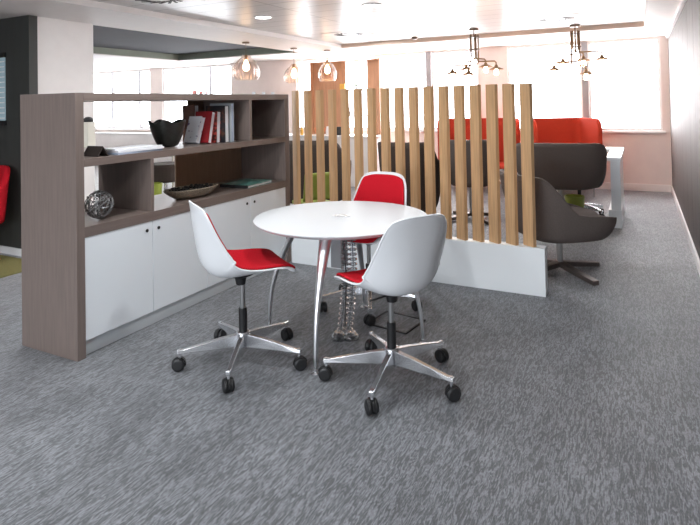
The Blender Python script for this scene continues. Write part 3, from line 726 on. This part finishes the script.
for x, y, lab in ((-2.39, -.3, 'middle row'), (-1.0, -.3, 'right row'), (-3.75, -.3, 'left row')):  # another added row, never in view, as fill from behind the camera
    downlight(x, y, 'unseen ceiling downlight added behind the viewer, '+lab)
def vent(x, y, label, s=.30):
    t = thing('ceiling_vent', label, 'vent', (x, y, ZT), 0, 'square swirl ceiling vents')
    bm = new(); box(bm, -s, s, -s, s, -.006, -.0005); obj('plate', bm, M['vent'], t, bevel=.002)
    bm = new()
    for k in range(16):
        a = 2*PI*k/16; mx = Matrix.Translation((s*.52*math.cos(a), s*.52*math.sin(a), 0)) @ Matrix.Rotation(a+.9, 4, 'Z')
        box(bm, -s*.30, s*.30, -s*.045, s*.045, -.0085, -.006, mx)
    obj('slots', bm, M['ventdark'], t)
vent(-3.89, 3.70, 'ceiling vent with swirling slots at the top left edge')
vent(-3.67, 7.09, 'ceiling vent above the middle of the slatted screen')
vent(-.90, 7.25, 'ceiling vent near the right chandelier')
bm = new(); lathe(bm, [(0,-.04),(.03,-.04),(.045,-.02),(.05,0),(0,0)], 24); simple('smoke_detector', bm, M['bronze'], 'small smoke detector on the tiled ceiling above the screen', 'smoke detector', (-3.03, 8.01, ZT-.0005))

def pendant(x, y, z_top, z_bot, r, label):
    t = thing('pendant_lamp', label, 'lamp', (x, y, ZS), 0, 'glass pendant lamps')
    bm = new(); cyl(bm, (0, 0), .055, -.022, -.0005); obj('canopy', bm, M['bronze'], t, bevel=.003)
    bm = new(); cyl(bm, (0, 0), .0035, z_top-ZS, -.022, 8); obj('cord', bm, M['bronze'], t)
    h = z_top-z_bot; bm = new(); n = 72
    prof = [(.30,0),(.34,-.06),(.36,-.12),(.62,-.22),(.88,-.42),(1,-.62),(.97,-.82),(.86,-.96),(.80,-1)]
    rings = []
    for a_, b_ in prof: rings.append([bm.verts.new((r*a_*(1+.035*math.cos(18*2*PI*k/n)*(a_))*math.cos(2*PI*k/n), r*a_*(1+.035*math.cos(18*2*PI*k/n)*a_)*math.sin(2*PI*k/n), z_top-ZS+b_*h)) for k in range(n)])
    for A, B in zip(rings, rings[1:]):
        for k in range(n): bm.faces.new((A[k], B[k], B[(k+1)%n], A[(k+1)%n]))
    obj('glass_shade', bm, M['lampglass'], t, smooth=True)
    bm = new(); lathe(bm, [(0,0),(.025,0),(.03,-.07),(0,-.07)], 20, (0, 0, z_top-ZS)); obj('socket', bm, M['brass'], t)
    bm = new(); lathe(bm, [(0,0),(.018,-.01),(.048,-.09),(.05,-.12),(.03,-.16),(0,-.17)], 20, (0, 0, z_top-ZS-.07)); obj('bulb', bm, M['bulb'], t, smooth=True)
pendant(-5.14, 6.58, 2.188, 1.82, .195, 'ribbed glass pendant lamp nearest us, over the storage unit')
pendant(-5.07, 7.76, 2.116, 1.80, .165, 'middle ribbed glass pendant lamp, left of the wooden shelving')
pendant(-4.80, 8.40, 2.20, 1.84, .16, 'farthest ribbed glass pendant lamp, before the wooden shelving')

def chandelier(x, y, z0, heads, label):
    t = thing('chandelier', label, 'lamp', (x, y, z0), 0, 'brass chandeliers')
    for dx, dy, zh, _ in heads:      # the light its bulbs give
        ld = bpy.data.lights.new('bulb_light', 'POINT'); ld.energy = 2.5; ld.shadow_soft_size = .05; ld.color = (1, .72, .56)
        lo = bpy.data.objects.new('bulb_light', ld); C.objects.link(lo); lo.location = (x+dx, y+dy, zh-.13)
    bm = new(); cyl(bm, (0, 0), .065, -.03, -.0005); obj('canopy', bm, M['bronze'], t, bevel=.003)
    bm = new(); cyl(bm, (0, 0), .009, -.12, -.03, 12); obj('stem', bm, M['bronze'], t)
    bm = new(); lathe(bm, [(0,-.125),(.075,-.125),(.075,-.115),(0,-.115)], 24); obj('spacer_disc', bm, M['bronze'], t)
    bm = new(); lathe(bm, [(0,-.30),(.075,-.30),(.075,-.285),(0,-.285)], 24); obj('spacer_disc', bm, M['bronze'], t)
    for k, (dx, dy, zh, drop) in enumerate(heads):
        a = 2*PI*k/len(heads)+.4; px, py = .055*math.cos(a), .055*math.sin(a)
        zh -= .03; zz = zh-z0; zb = zz+.11
        P = [(px, py, -.08), (px, py, zb+.04), (px+.03*sgn(dx), py, zb), (dx-.02*sgn(dx), dy, zb), (dx, dy, zb-.02), (dx, dy, zz+.05)]
        bm = new(); tube(bm, P, .011, 8); am = obj('arm', bm, M['brass'], t, smooth=True)
        bm = new(); lathe(bm, [(0,.06),(.018,.06),(.026,.035),(.100,.0),(.100,-.005),(.022,.024),(0,.022)], 28, (dx, dy, zz)); obj('lamp_shade', bm, M['brass'], am, smooth=False)
        bm = new(); lathe(bm, [(0,.02),(.014,.01),(.034,-.04),(.028,-.075),(0,-.085)], 18, (dx, dy, zz)); obj('bulb', bm, M['bulb'], am, smooth=True)
chandelier(-2.003, 7.59, ZT, [(-.30, -.05, 1.86, 0), (-.16, .15, 1.92, 0), (-.03, -.20, 1.83, 0), (.10, .22, 1.95, 0), (.29, .02, 1.90, 0)], 'brass chandelier with small cone shades above the slatted screen')
chandelier(-.747, 8.04, ZT, [(-.27, -.05, 1.87, 0), (-.18, .15, 1.97, 0), (.14, -.20, 1.80, 0), (.08, .22, 2.0, 0), (.32, .02, 1.99, 0)], 'brass chandelier before the rightmost windows')
bpy.context.view_layer.update()
